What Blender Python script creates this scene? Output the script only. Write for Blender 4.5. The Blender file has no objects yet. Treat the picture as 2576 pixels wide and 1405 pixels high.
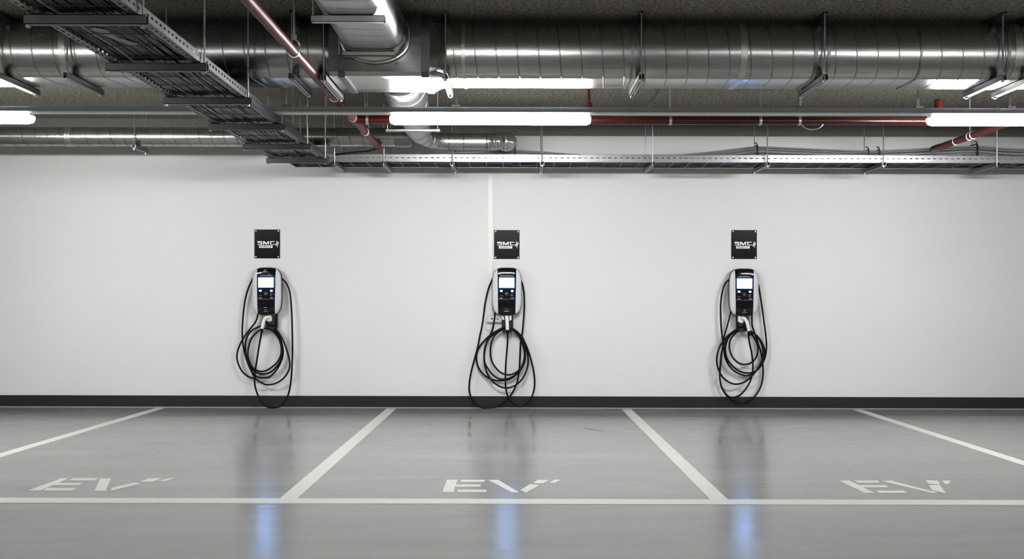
import bpy, bmesh, math, random
from mathutils import Vector, Matrix
R = random.Random(7)
D = bpy.data
COL = bpy.context.scene.collection
F = 2516.0; CX, CY = 1295.0, 755.0; EYE = 1.16; TH = 0.0023
CEIL = EYE + 1.935

def W(px, py, Y):
    """metres of the point that stands Y metres in front of the camera position"""
    dx, dy = px - CX, py - CY
    ux, uy = dx + dy * TH, dy - dx * TH
    return Vector((ux * Y / F, Y, EYE - uy * Y / F))
def FL(px, py, z=0.0):
    dx, dy = px - CX, py - CY
    ux, uy = dx + dy * TH, dy - dx * TH
    Y = (EYE - z) * F / uy
    return Vector((ux * Y / F, Y, z))

# ------------------------------------------------------------------ materials
def new_mat(name):
    m = D.materials.new(name); m.use_nodes = True
    nt = m.node_tree; b = nt.nodes['Principled BSDF']
    return m, nt, b
def N(nt, t, **kw):
    n = nt.nodes.new(t)
    for k, v in kw.items(): setattr(n, k, v)
    return n
def coords(nt, scale=(1, 1, 1), rot=(0, 0, 0), kind='Object'):
    tc = N(nt, 'ShaderNodeTexCoord'); mp = N(nt, 'ShaderNodeMapping')
    mp.inputs['Scale'].default_value = scale; mp.inputs['Rotation'].default_value = rot
    nt.links.new(tc.outputs[kind], mp.inputs['Vector'])
    return mp.outputs['Vector']
def noise(nt, vec, scale, detail=3, rough=.5, dist=0):
    n = N(nt, 'ShaderNodeTexNoise'); nt.links.new(vec, n.inputs['Vector'])
    n.inputs['Scale'].default_value = scale; n.inputs['Detail'].default_value = detail
    n.inputs['Roughness'].default_value = rough; n.inputs['Distortion'].default_value = dist
    return n.outputs['Fac']
def ramp(nt, fac, stops):
    r = N(nt, 'ShaderNodeValToRGB'); nt.links.new(fac, r.inputs['Fac'])
    e = r.color_ramp.elements
    while len(e) < len(stops): e.new(.5)
    for el, (p, c) in zip(e, stops):
        el.position = p; el.color = (c[0], c[1], c[2], 1) if hasattr(c, '__len__') else (c, c, c, 1)
    return r.outputs['Color']
def bump(nt, b, fac, strength, dist):
    n = N(nt, 'ShaderNodeBump'); n.inputs['Strength'].default_value = strength
    n.inputs['Distance'].default_value = dist
    nt.links.new(fac, n.inputs['Height']); nt.links.new(n.outputs['Normal'], b.inputs['Normal'])

def simple(name, col, rough=.5, metal=0., var=.06, scale=30., stretch=(1, 1, 1), emit=None, es=0., spec=.5, coat=0.):
    m, nt, b = new_mat(name)
    v = coords(nt, stretch); f = noise(nt, v, scale, 4, .6)
    lo = [max(0, c * (1 - var)) for c in col]; hi = [min(1, c * (1 + var)) for c in col]
    nt.links.new(ramp(nt, f, [(.3, lo), (.7, hi)]), b.inputs['Base Color'])
    b.inputs['Roughness'].default_value = rough; b.inputs['Metallic'].default_value = metal
    b.inputs['Specular IOR Level'].default_value = spec
    b.inputs['Coat Weight'].default_value = coat
    if emit:
        b.inputs['Emission Color'].default_value = (*emit, 1); b.inputs['Emission Strength'].default_value = es
    return m

def metal(name, base, rough, stretch=(1, 1, 1), rv=.06, bs=.15, scale=60):
    m, nt, b = new_mat(name)
    v = coords(nt, stretch)
    vo = N(nt, 'ShaderNodeTexVoronoi'); nt.links.new(v, vo.inputs['Vector']); vo.inputs['Scale'].default_value = scale
    f = noise(nt, v, 9, 5, .65)
    mix = N(nt, 'ShaderNodeMix', data_type='RGBA'); mix.inputs[0].default_value = .35
    c1 = ramp(nt, f, [(.3, [c * .86 for c in base]), (.72, [min(1, c * 1.08) for c in base])])
    c2 = ramp(nt, vo.outputs['Distance'], [(0, [c * 1.0 for c in base]), (.8, [c * .88 for c in base])])
    nt.links.new(c1, mix.inputs[6]); nt.links.new(c2, mix.inputs[7]); nt.links.new(mix.outputs[2], b.inputs['Base Color'])
    mr = N(nt, 'ShaderNodeMapRange'); nt.links.new(f, mr.inputs[0])
    mr.inputs[1].default_value = .3; mr.inputs[2].default_value = .7
    mr.inputs[3].default_value = rough - rv; mr.inputs[4].default_value = rough + rv
    nt.links.new(mr.outputs[0], b.inputs['Roughness'])
    b.inputs['Metallic'].default_value = 1
    if bs: bump(nt, b, noise(nt, v, 25, 2, .5), bs, .002)
    return m

M = {}
def wall_mat():
    m, nt, b = new_mat('white_wall_paint')
    v = coords(nt); f = noise(nt, v, .8, 3); f2 = noise(nt, v, 140, 2)
    nt.links.new(ramp(nt, f, [(.3, (.785, .785, .79)), (.7, (.81, .81, .815))]), b.inputs['Base Color'])
    b.inputs['Roughness'].default_value = .55; b.inputs['Specular IOR Level'].default_value = .3
    return m
def ceiling_mat():
    m, nt, b = new_mat('wood_wool_ceiling')
    v = coords(nt, (.45, 1, 1)); f = noise(nt, v, 95, 3, .6, .5); g = noise(nt, coords(nt), 1.1, 2)
    c = ramp(nt, f, [(.36, (.09, .084, .073)), (.5, (.29, .27, .24)), (.66, (.47, .445, .40))])
    mix = N(nt, 'ShaderNodeMix', data_type='RGBA', blend_type='MULTIPLY'); mix.inputs[0].default_value = 1
    nt.links.new(c, mix.inputs[6]); nt.links.new(ramp(nt, g, [(.3, .85), (.7, 1.0)]), mix.inputs[7])
    nt.links.new(mix.outputs[2], b.inputs['Base Color'])
    b.inputs['Roughness'].default_value = .95; b.inputs['Specular IOR Level'].default_value = .1
    bump(nt, b, f, .8, .012); return m
def fascia_mat():
    m, nt, b = new_mat('wood_wool_beam')
    f = noise(nt, coords(nt), 120, 3, .6, .3)
    nt.links.new(ramp(nt, f, [(.36, (.10, .10, .095)), (.5, (.21, .205, .19)), (.66, (.33, .325, .31))]), b.inputs['Base Color'])
    b.inputs['Roughness'].default_value = .95; bump(nt, b, f, .5, .006); return m
def floor_mat():
    m, nt, b = new_mat('grey_epoxy_floor')
    v = coords(nt, (.35, 1.6, 1)); big = noise(nt, v, 1.3, 4, .6, .5)
    st = noise(nt, coords(nt, (1.2, 22, 1), (0, 0, .02)), 9, 5, .7)
    c1 = ramp(nt, big, [(.28, (.235, .235, .228)), (.72, (.31, .31, .303))])
    c2 = ramp(nt, st, [(.25, .70), (.40, .95), (.75, 1.06)])
    mix = N(nt, 'ShaderNodeMix', data_type='RGBA', blend_type='MULTIPLY'); mix.inputs[0].default_value = .8
    nt.links.new(c1, mix.inputs[6]); nt.links.new(c2, mix.inputs[7]); nt.links.new(mix.outputs[2], b.inputs['Base Color'])
    mr = N(nt, 'ShaderNodeMapRange'); nt.links.new(big, mr.inputs[0]); mr.inputs[1].default_value = .3; mr.inputs[2].default_value = .7
    mr.inputs[3].default_value = .125; mr.inputs[4].default_value = .195
    nt.links.new(mr.outputs[0], b.inputs['Roughness'])
    b.inputs['IOR'].default_value = 1.5
    wv = noise(nt, coords(nt, (.6, 3.0, 1)), 7, 3, .55); 
    add = N(nt, 'ShaderNodeMath', operation='MULTIPLY_ADD'); nt.links.new(st, add.inputs[0]); add.inputs[1].default_value = .12
    nt.links.new(wv, add.inputs[2])
    bump(nt, b, add.outputs[0], .22, .006); return m
M['wall'] = wall_mat(); M['ceiling'] = ceiling_mat(); M['floor'] = floor_mat(); M['fascia'] = fascia_mat()
M['base'] = simple('charcoal_skirting', (.020, .020, .0205), .45)
M['concrete'] = simple('painted_concrete', (.45, .45, .44), .7, scale=3)
M['line'] = simple('white_line_paint', (.66, .665, .64), .32, var=.04, scale=12)
M['duct'] = metal('galvanized_duct', (.50, .505, .495), .25, (.25, 1.5, 1.5), .03, .03)
M['duct_bright'] = metal('bright_galvanized_sheet', (.48, .485, .48), .36, (3, .4, 3), .03, .02)
M['box_sheet'] = metal('smooth_box_sheet', (.40, .40, .395), .24, (.2, 2, 2), .03, 0)
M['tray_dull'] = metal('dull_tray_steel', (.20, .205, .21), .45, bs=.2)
M['seam'] = metal('duct_seam_metal', (.34, .34, .335), .30, bs=0)
M['band'] = metal('dull_band_metal', (.30, .30, .295), .38, bs=.3)
M['tape'] = metal('crinkled_tape', (.62, .62, .60), .33, bs=1.0, scale=120)
M['foil'] = metal('crinkled_foil', (.75, .75, .74), .18, bs=1.6)
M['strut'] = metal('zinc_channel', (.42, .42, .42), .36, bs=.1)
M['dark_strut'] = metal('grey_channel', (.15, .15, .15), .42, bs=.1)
M['rod'] = metal('threaded_rod_steel', (.42, .42, .42), .40, bs=0)
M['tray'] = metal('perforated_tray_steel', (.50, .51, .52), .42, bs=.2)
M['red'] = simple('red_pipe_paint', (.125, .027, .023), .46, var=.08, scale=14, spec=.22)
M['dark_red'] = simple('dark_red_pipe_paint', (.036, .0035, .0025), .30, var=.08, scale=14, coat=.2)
M['clamp'] = metal('clamp_ring_zinc', (.80, .78, .76), .35, bs=.1)
M['black_cable'] = simple('black_cable_sheath', (.004, .004, .0045), .28, spec=.42)
M['grey_cable'] = simple('grey_cable_sheath', (.34, .34, .34), .38)
M['tie'] = simple('black_tie', (.008, .008, .008), .5)
M['rubber'] = simple('black_rubber_lead', (.005, .005, .0055), .42, spec=.25)
M['rail'] = simple('white_trunking', (.24, .25, .26), .38)
M['rail_edge'] = simple('white_trunking_edge', (.78, .78, .78), .35)
M['lamp'] = simple('lit_diffuser', (.9, .9, .9), .4, emit=(1, 1, .99), es=150)
M['lamp_aisle'] = simple('lit_diffuser_aisle', (.9, .9, .9), .4, emit=(1, 1, .99), es=38)
M['lamp_cap'] = simple('frosted_end_cap', (.8, .8, .8), .35, emit=(1, 1, 1), es=1.0)
M['sign'] = simple('gloss_black_sign', (.003, .003, .0045), .22, spec=.12)
M['white'] = simple('white_print', (.92, .92, .92), .45, var=.01)
M['ink'] = simple('black_print', (.012, .012, .012), .5)
M['shell'] = simple('silver_grey_plastic', (.67, .68, .71), .34, var=.015)
M['shell_edge'] = simple('charcoal_plastic_back', (.07, .07, .075), .42)
M['panel'] = simple('gloss_black_panel', (.0045, .005, .009), .10, spec=.5)
M['glow_bezel'] = simple('blue_screen_glow_bezel', (.004, .008, .03), .12, emit=(.02, .08, .42), es=.16)  # blue halo around the lit screen, put into bezel colour and weak emission
M['screen'] = simple('lit_screen', (.02, .02, .02), .3, emit=(.30, .52, 1.0), es=16)
M['button'] = simple('lit_button', (.5, .5, .5), .3, emit=(.7, .85, 1.0), es=.8)
M['mark'] = simple('printed_marks', (.45, .46, .50), .4)
M['plug'] = simple('white_plug_plastic', (.80, .80, .80), .35, var=.01)
M['holster'] = simple('black_holster_plastic', (.012, .012, .013), .38)
M['clear'] = simple('cloudy_box_plastic', (.66, .66, .65), .22, var=.1)
M['trunk'] = simple('white_cable_trunking', (.80, .80, .79), .4, var=.01)

for k_ in ('lamp_cap', 'glow_bezel', 'button', 'screen'): M[k_].cycles.emission_sampling = 'NONE'

# ------------------------------------------------------------------ mesh tools
class MB:
    def __init__(s): s.v = []; s.f = []; s.sm = []
    def face(s, pts, smooth=False):
        i = len(s.v); s.v += [tuple(p) for p in pts]; s.f.append(tuple(range(i, i + len(pts)))); s.sm.append(smooth)
    def box(s, x0, x1, y0, y1, z0, z1):
        i = len(s.v)
        s.v += [(x, y, z) for z in (z0, z1) for y in (y0, y1) for x in (x0, x1)]
        for f in ((0, 2, 3, 1), (4, 5, 7, 6), (0, 1, 5, 4), (2, 6, 7, 3), (0, 4, 6, 2), (1, 3, 7, 5)):
            s.f.append(tuple(i + k for k in f)); s.sm.append(False)
    def obox(s, o, ax, ay, az):
        """box from corner o with edge vectors"""
        i = len(s.v); o, ax, ay, az = map(Vector, (o, ax, ay, az))
        s.v += [tuple(o + ax * a + ay * b + az * c) for c in (0, 1) for b in (0, 1) for a in (0, 1)]
        for f in ((0, 2, 3, 1), (4, 5, 7, 6), (0, 1, 5, 4), (2, 6, 7, 3), (0, 4, 6, 2), (1, 3, 7, 5)):
            s.f.append(tuple(i + k for k in f)); s.sm.append(False)
    def loops(s, loops, cap=True, closed=True, smooth=True):
        i = len(s.v); n = len(loops[0])
        for L in loops: s.v += [tuple(p) for p in L]
        for a in range(len(loops) - 1):
            for k in range(n if closed else n - 1):
                k2 = (k + 1) % n
                s.f.append((i + a * n + k, i + a * n + k2, i + (a + 1) * n + k2, i + (a + 1) * n + k)); s.sm.append(smooth)
        if cap and closed:
            s.f.append(tuple(i + k for k in reversed(range(n)))); s.sm.append(False)
            s.f.append(tuple(i + (len(loops) - 1) * n + k for k in range(n))); s.sm.append(False)
    def tube(s, pts, r, n=10, cap=True):
        pts = [Vector(p) for p in pts]
        if not hasattr(r, '__len__'): r = [r] * len(pts)
        t = (pts[1] - pts[0]).normalized()
        up = Vector((0, 0, 1)) if abs(t.z) < .9 else Vector((1, 0, 0))
        nrm = (up - t * up.dot(t)).normalized(); L = []
        for k, p in enumerate(pts):
            a = pts[max(0, k - 1)]; b = pts[min(len(pts) - 1, k + 1)]
            t2 = (b - a).normalized() if (b - a).length > 1e-9 else t
            nrm = (nrm - t2 * nrm.dot(t2)).normalized(); bn = t2.cross(nrm)
            L.append([p + (nrm * math.cos(q) + bn * math.sin(q)) * r[k] for q in [2 * math.pi * j / n for j in range(n)]])
        s.loops(L, cap)
    def poly(s, pts2, off, axes, th):
        """extruded polygon: pts2 2D, axes (u,v,n)"""
        u, v, n = map(Vector, axes); o = Vector(off)
        A = [o + u * p[0] + v * p[1] for p in pts2]; B = [p + n * th for p in A]
        s.loops([A, B], True, True, False)
    def build(s, name, mat, parent=None, label=None, sharp=35):
        me = D.meshes.new(name); me.from_pydata(s.v, [], s.f)
        bm = bmesh.new(); bm.from_mesh(me); bmesh.ops.remove_doubles(bm, verts=bm.verts, dist=1e-6)
        bmesh.ops.recalc_face_normals(bm, faces=bm.faces); bm.to_mesh(me); bm.free()
        me.polygons.foreach_set('use_smooth', [True] * len(me.polygons))
        me.set_sharp_from_angle(angle=math.radians(sharp))
        me.materials.append(mat)
        o = D.objects.new(name, me); COL.objects.link(o)
        if parent: o.parent = parent; o.matrix_parent_inverse = Matrix.Translation(-parent.location)
        if label: o['label'] = label
        return o
def tag(o, label, cat, group=None):
    o['label'] = label; o['category'] = cat
    if group: o['group'] = group
    return o
def thing(name, label, cat, loc=(0, 0, 0), group=None):
    o = D.objects.new(name, None); COL.objects.link(o); o.location = loc; o.empty_display_size = .1
    return tag(o, label, cat, group)
def struct(o): o['kind'] = 'structure'; return o
def smooth_path(pts, sub=5):
    P = [Vector(p) for p in pts]; out = []
    for i in range(len(P) - 1):
        p0 = P[max(0, i - 1)]; p1 = P[i]; p2 = P[i + 1]; p3 = P[min(len(P) - 1, i + 2)]
        for k in range(sub):
            t = k / sub
            out.append(.5 * ((2 * p1) + (p2 - p0) * t + (2 * p0 - 5 * p1 + 4 * p2 - p3) * t * t + (3 * p1 - p0 - 3 * p2 + p3) * t ** 3))
    out.append(P[-1]); return out
def rrect(x0, x1, z0, z1, r, n=6):
    """rounded rectangle; r = (radii x, radii z) per corner order: lo-lo, hi-lo, hi-hi, lo-hi"""
    if not hasattr(r, '__len__'): r = [(r, r)] * 4
    C = [(x0, z0, 1, 1, math.pi), (x1, z0, -1, 1, 1.5 * math.pi), (x1, z1, -1, -1, 0), (x0, z1, 1, -1, .5 * math.pi)]
    out = []
    for (cx, cz, sx, sz, a0), (rx, rz) in zip(C, r):
        for k in range(n + 1):
            a = a0 + .5 * math.pi * k / n
            out.append((cx + sx * rx + rx * math.cos(a), cz + sz * rz + rz * math.sin(a)))
    return out
def dedupe(L):
    out = [L[0]]
    for p in L[1:]:
        if math.dist(p, out[-1]) > 1e-5: out.append(p)
    if math.dist(out[0], out[-1]) < 1e-5: out.pop()
    return out
def section_at(sec, t, grow=0.):
    n = len(sec); per = [math.dist(sec[i], sec[(i + 1) % n]) for i in range(n)]
    tot = sum(per); d = (t % 1.) * tot; i = 0
    while d > per[i] and i < n - 1: d -= per[i]; i += 1
    a, b = sec[i], sec[(i + 1) % n]; q = d / per[i] if per[i] else 0
    p = (a[0] + (b[0] - a[0]) * q, a[1] + (b[1] - a[1]) * q)
    cx = sum(s[0] for s in sec) / n; cz = sum(s[1] for s in sec) / n
    nx, nz = (b[1] - a[1]), -(b[0] - a[0]); l = math.hypot(nx, nz) or 1; nx /= l; nz /= l
    if nx * (p[0] - cx) + nz * (p[1] - cz) < 0: nx, nz = -nx, -nz
    return (p[0] + nx * grow, p[1] + nz * grow)
def helix(mb, sec, a0, a1, pitch, place, w=.006, h=.004, steps=48):
    turns = (a1 - a0) / pitch; n = int(turns * steps); L = []
    for k in range(n + 1):
        t = k / steps; x = a0 + pitch * t
        p = section_at(sec, t, .0004); q = section_at(sec, t, h)
        L.append([place(x - w, p), place(x - w * .5, q), place(x + w * .5, q), place(x + w, p)])
    mb.loops(L, False, False, True)
PX = lambda x, p: (x, p[0], p[1])            # duct along X: section (y,z)
PY = lambda y, p: (p[0], y, p[1])            # duct along Y: section (x,z)
def grow(sec, g): 
    n = len(sec); out = []
    for i in range(n):
        a, b, c = sec[i - 1], sec[i], sec[(i + 1) % n]
        tx, tz = c[0] - a[0], c[1] - a[1]; l = math.hypot(tx, tz) or 1
        out.append((b[0] + tz / l * g, b[1] - tx / l * g))
    return out
def channel(mb, p0, p1, w, h, t=.003, up=True, slots=False):
    """U channel from p0 to p1 (horizontal), open side up, web underneath; corner z = p0.z is the bottom"""
    p0, p1 = Vector(p0), Vector(p1); d = p1 - p0; s = Vector((-d.y, d.x, 0)).normalized()
    if slots:
        L = d.length; u = d.normalized(); n = max(1, int(L / .05)); pt = L / n; sw = w * .3
        mb.obox(p0 - s * w / 2, d, s * (w / 2 - sw / 2), (0, 0, t)); mb.obox(p0 + s * sw / 2, d, s * (w / 2 - sw / 2), (0, 0, t))
        for k in range(n): mb.obox(p0 - s * sw / 2 + u * (pt * k), u * (pt * .38), s * sw, (0, 0, t))
    else: mb.obox(p0 - s * w / 2, d, s * w, (0, 0, t))
    for sg in (-1, 1):
        a = p0 + s * (sg * w / 2) - (s * t if sg > 0 else Vector())
        mb.obox(a, d, s * t, (0, 0, h))
        a2 = p0 + s * (sg * w / 2) - (s * w * .25 if sg > 0 else Vector()) + Vector((0, 0, h - t))
        mb.obox(a2, d, s * w * .25, (0, 0, t))
def rod(mb, x, y, z0, z1, r=.0055): mb.tube([(x, y, z0), (x, y, z1)], r, 8)
def nut(mb, x, y, z, r=.013, h=.012):
    mb.loops([[(x + r * math.cos(a), y + r * math.sin(a), zz) for a in [k * math.pi / 3 for k in range(6)]] for zz in (z, z + h)], smooth=False)

# ------------------------------------------------------------------ room
XL, XR, YB, YW = -9.5, 9.5, -8.0, 10.8
mb = MB(); mb.box(XL, XR, YB, YW + .2, -.1, 0); struct(mb.build('floor', M['floor']))
mb = MB(); mb.box(XL, XR, YB, YW + .2, CEIL, CEIL + .2); struct(mb.build('ceiling', M['ceiling']))
mb = MB(); mb.box(XL, XR, YW, YW + .2, 0, CEIL); struct(mb.build('wall_back', M['wall']))
mb = MB(); mb.box(XL - .2, XL, YB, YW + .2, 0, CEIL); struct(mb.build('wall_left', M['wall']))
mb = MB(); mb.box(XR, XR + .2, YB, YW + .2, 0, CEIL); struct(mb.build('wall_right', M['wall']))
mb = MB(); mb.box(XL, XR, YB - .2, YB, 0, CEIL); struct(mb.build('wall_front', M['concrete']))
mb = MB(); mb.box(XL, XR, YW - .012, YW, 0, .126); struct(mb.build('baseboard_back', M['base']))
mb = MB(); mb.box(XL, XR, YW - .018, YW, 0, .006); struct(mb.build('trim_1', M['concrete']))
mb = MB(); mb.box(XL, XR, YW - .10, YW, EYE + 1.775, CEIL); struct(mb.build('trim_2', M['fascia']))

# ------------------------------------------------------------------ floor paint
def paint(mbx, pts, z=.0015):
    mbx.loops([[(p[0], p[1], 0.0002) for p in pts], [(p[0], p[1], z) for p in pts]], smooth=False)
YF0, YF1 = 5.70, 5.845
mb = MB(); paint(mb, [(XL, YF0), (XR, YF0), (XR, YF1), (XL, YF1)])
tag(mb.build('painted_line', M['line']), 'long white painted line across the floor in front of all parking bays', 'floor line')
for x0, x1, lab in ((-3.84, -3.79, 'white bay line left of the left charger, running off the left edge'),
                (-1.319, -1.319, 'white bay line between the left and middle chargers'),
                (1.196, 1.196, 'white bay line between the middle and right chargers'),
                (3.655, 3.665, 'white bay line right of the right charger, running off the right edge')):
    mb = MB(); paint(mb, [(x0 - .052, YF1), (x0 + .052, YF1), (x1 + .052, YW - .09), (x1 - .052, YW - .09)], .0014)
    tag(mb.build('painted_line', M['line']), lab, 'floor line', 'white lines dividing the parking bays')
EVC = dict(sc=2.576, ox=1000, oy=980,
  e=[[(320,583),(388,583),(378,614),(541,614),(537,628),(372,628),(366,663),(290,663)], [(412,583),(567,583),(563,597),(408,597)], [(391,647),(577,647),(575,662),(387,662)]],
  v=[[(585,583),(650,583),(790,665),(742,665)], [(858,611),(922,616),(833,666),(794,650)], [(910,583),(982,583),(942,607),(873,605)], [(1018,583),(1060,583),(1018,605),(978,603)]])
EVL = dict(sc=2.576, ox=0, oy=980,
  e=[[(400,572),(448,572),(380,603),(535,603),(510,617),(348,617),(262,652),(183,652)], [(468,573),(636,573),(610,587),(447,587)], [(305,637),(500,637),(470,653),(278,653)]],
  v=[[(650,574),(719,574),(685,655),(612,655)], [(868,601),(924,605),(714,655),(722,636)], [(965,573),(1055,572),(990,595),(905,597)], [(1090,573),(1137,572),(1070,591),(1020,593)]])
EVR = dict(sc=3.306, ox=1876, oy=980,
  e=[[(775,754),(862,754),(937,793),(1165,793),(1190,812),(978,812),(1075,858),(990,858)], [(898,754),(1098,754),(1115,773),(930,773)], [(1072,838),(1305,838),(1355,858),(1110,858)]],
  v=[[(1122,756),(1212,756),(1612,858),(1545,858)], [(1522,790),(1613,792),(1668,860),(1550,834)], [(1495,752),(1598,754),(1614,788),(1522,782)], [(1635,754),(1703,754),(1687,784),(1657,784)]])
for E, lab in ((EVL, 'white stencilled EV letters in the left parking bay'), (EVC, 'white stencilled EV letters in the middle parking bay'), (EVR, 'white stencilled EV letters in the right parking bay')):
    c = FL(E['ox'] + E['e'][0][0][0] / E['sc'], E['oy'] + E['e'][0][0][1] / E['sc'])
    t = thing('floor_marking', lab, 'floor marking', c, 'EV letters painted on the floor')
    for key, nm in (('e', 'letter_e'), ('v', 'letter_v')):
        mb = MB()
        for pl in E[key]: paint(mb, [FL(E['ox'] + a / E['sc'], E['oy'] + b / E['sc']) for a, b in pl], .0013)
        mb.build(nm, M['line'], t)
# tyre scuffs
mb = MB()
for k in range(4):
    a = FL(1466 + k * 11, 1075 + k * 2.4, .0006); b = FL(1488 + k * 9, 1079 + k * 1.8, .0006)
    mb.face([a, b, b + Vector((.0, .02, 0)), a + Vector((.02, .012, 0))])
tag(mb.build('scuff_mark', simple('scuff_grey', (.12, .12, .12), .6)), 'small dark tyre scuff on the floor of the middle bay', 'scuff mark')

# ------------------------------------------------------------------ main duct
DZ0, DZ1, DY0, DY1 = EYE + 1.52, EYE + 1.90, 6.74, 7.22
SEC = dedupe(rrect(DY0, DY1, DZ0, DZ1, [(.135, .19), (.05, .08), (.05, .08), (.135, .19)], 10))
DX0, DX1 = -9.3, 9.3
t = thing('air_duct', 'large galvanized spiral air duct crossing the whole ceiling', 'duct', (0, DY0, DZ0))
mb = MB()
for a, b in ((DX0, -1.30), (-.47, DX1)):
    L = [[PX(a + (b - a) * k / 30, p) for p in SEC] for k in range(31)]; mb.loops(L)
mb.build('duct_shell', M['duct'], t)
mb = MB(); helix(mb, SEC, DX0 + .02, -1.32, .1432, PX, .0045, .003); helix(mb, SEC, -.44 + .02, DX1 - .02, .1432, PX, .0045, .003)
mb.build('spiral_seam', M['seam'], t)
for x, w, mt in ((-3.49, .03, 'tape'), (-3.06, .045, 'tape'), (-.352, .022, 'tape'), (.79, .02, 'band'), (.83, .02, 'band'), (1.545, .045, 'tape'), (2.03, .02, 'band'), (2.115, .02, 'band'), (2.74, .012, 'band'), (3.33, .02, 'band'), (3.40, .05, 'tape')):
    mb = MB(); g = grow(SEC, .004 if mt == 'tape' else .006); mb.loops([[PX(x - w / 2, p) for p in SEC], [PX(x - w / 2, p) for p in g], [PX(x + w / 2, p) for p in g], [PX(x + w / 2, p) for p in SEC]], False)
    mb.build('joint_band', M[mt], t)
# plenum with the two branches
SP = dedupe(rrect(6.635, 7.20, EYE + 1.49, EYE + 1.905, [(.015, .02), (.02, .02), (.06, .08), (.10, .14)], 6))
mb = MB()
mb.loops([[PX(x, p) for p in S] for x, S in ((-1.30, SEC), (-1.27, grow(SEC, .012)))], False)
# taper ring into box
S0 = [section_at(SEC, k / 60, .006) for k in range(60)]
def align(sec, n=60):
    c = (sum(p[0] for p in sec) / len(sec), sum(p[1] for p in sec) / len(sec)); out = []
    for k in range(n):
        a = 2 * math.pi * k / n; d = (math.cos(a), math.sin(a)); best = None
        for i in range(len(sec)):
            p, q = sec[i], sec[(i + 1) % len(sec)]; ex, ez = q[0] - p[0], q[1] - p[1]
            det = d[0] * -ez + d[1] * ex
            if abs(det) < 1e-12: continue
            rx, rz = p[0] - c[0], p[1] - c[1]
            s = (rx * -ez + rz * ex) / det; u = (d[0] * rz - d[1] * rx) / det
            if s > 0 and -1e-6 <= u <= 1 + 1e-6 and (best is None or s > best): best = s
        out.append((c[0] + d[0] * (best or 0), c[1] + d[1] * (best or 0)))
    return out
AS, AP = align(SEC), align(SP)
mb = MB()
mb.loops([[PX(-1.305, p) for p in AS], [PX(-1.24, p) for p in AP], [PX(-.57, p) for p in AP], [PX(-.465, p) for p in AS]], True)
pl = mb.build('junction_box', M['box_sheet'], t, 'smooth box section where the branches join')
for x, w in ((-1.26, .03), (-1.155, .045), (-.60, .05), (-.545, .03)):
    S = AP if x > -1.24 and x < -.57 else AS
    mb = MB(); g0 = grow(S, .001); g1 = grow(S, .009)
    mb.loops([[PX(x - w / 2, p) for p in g0], [PX(x - w / 2, p) for p in g1], [PX(x + w / 2, p) for p in g1], [PX(x + w / 2, p) for p in g0]], False)
    mb.build('collar', M['dark_strut'], pl)

# near branch duct (runs towards the camera)
SB = dedupe(rrect(-1.145, -.722, EYE + 1.625, EYE + 1.915, [(.11, .12)] * 4, 8))
t2 = thing('branch_duct', 'galvanized branch duct running toward the camera from the big duct', 'duct', (-.93, 6.6, EYE + 1.625))
mb = MB(); mb.loops([[PY(-2 + 8.64 * k / 30, p) for p in SB] for k in range(31)]); mb.build('duct_shell', M['duct_bright'], t2)
mb = MB(); helix(mb, SB, -1.9, 6.5, .1432, PY, .003, .0012); mb.build('spiral_seam', M['seam'], t2)
mb = MB(); A1 = align(SB); A2 = align(dedupe(rrect(-1.152, -.704, EYE + 1.568, EYE + 1.915, [(.223, .15)] * 4, 8)))
mb.loops([[PY(6.50, p) for p in grow(A1, .001)], [PY(6.505, p) for p in grow(A1, .006)], [PY(6.555, p) for p in A2], [PY(6.60, p) for p in A2], [PY(6.602, p) for p in grow(A2, .008)], [PY(6.612, p) for p in grow(A2, .008)], [PY(6.614, p) for p in A2], [PY(6.637, p) for p in grow(A2, .002)]], False)
mb.build('collar', M['duct'], t2)
for y in (5.72, 3.9): 
    tt = thing('duct_hanger', 'short channel under the branch duct, ' + ('near its bend into the frame top' if y > 5 else 'above the frame'), 'hanger', (-.93, y, EYE + 1.585), 'channels under the branch duct')
    mb = MB(); channel(mb, (-1.165, y, EYE + 1.585), (-.745, y, EYE + 1.585), .041, .038); mb.build('crossbar', M['strut'], tt)
    if y > 5:
        mb = MB(); rod(mb, -1.158, y, EYE + 1.58, CEIL); mb.build('rod', M['rod'], tt)
        mb = MB(); rod(mb, -.70 - .048, y, EYE + 1.58, EYE + 1.62); mb.build('bolt', M['rod'], tt)
    if y < 5: 
        for q in list(tt.children): D.objects.remove(q)
        D.objects.remove(tt)
tt = thing('duct_hanger', 'channel under the branch duct beside the big duct joint', 'hanger', (-.93, 6.55, EYE + 1.585), 'channels under the branch duct')
mb = MB(); channel(mb, (-1.125, 6.52, EYE + 1.588), (-.785, 6.52, EYE + 1.588), .036, .03); mb.build('crossbar', M['strut'], tt)
mb = MB(); rod(mb, -1.15, 6.52, EYE + 1.6, CEIL); mb.build('rod', M['rod'], tt)

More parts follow.
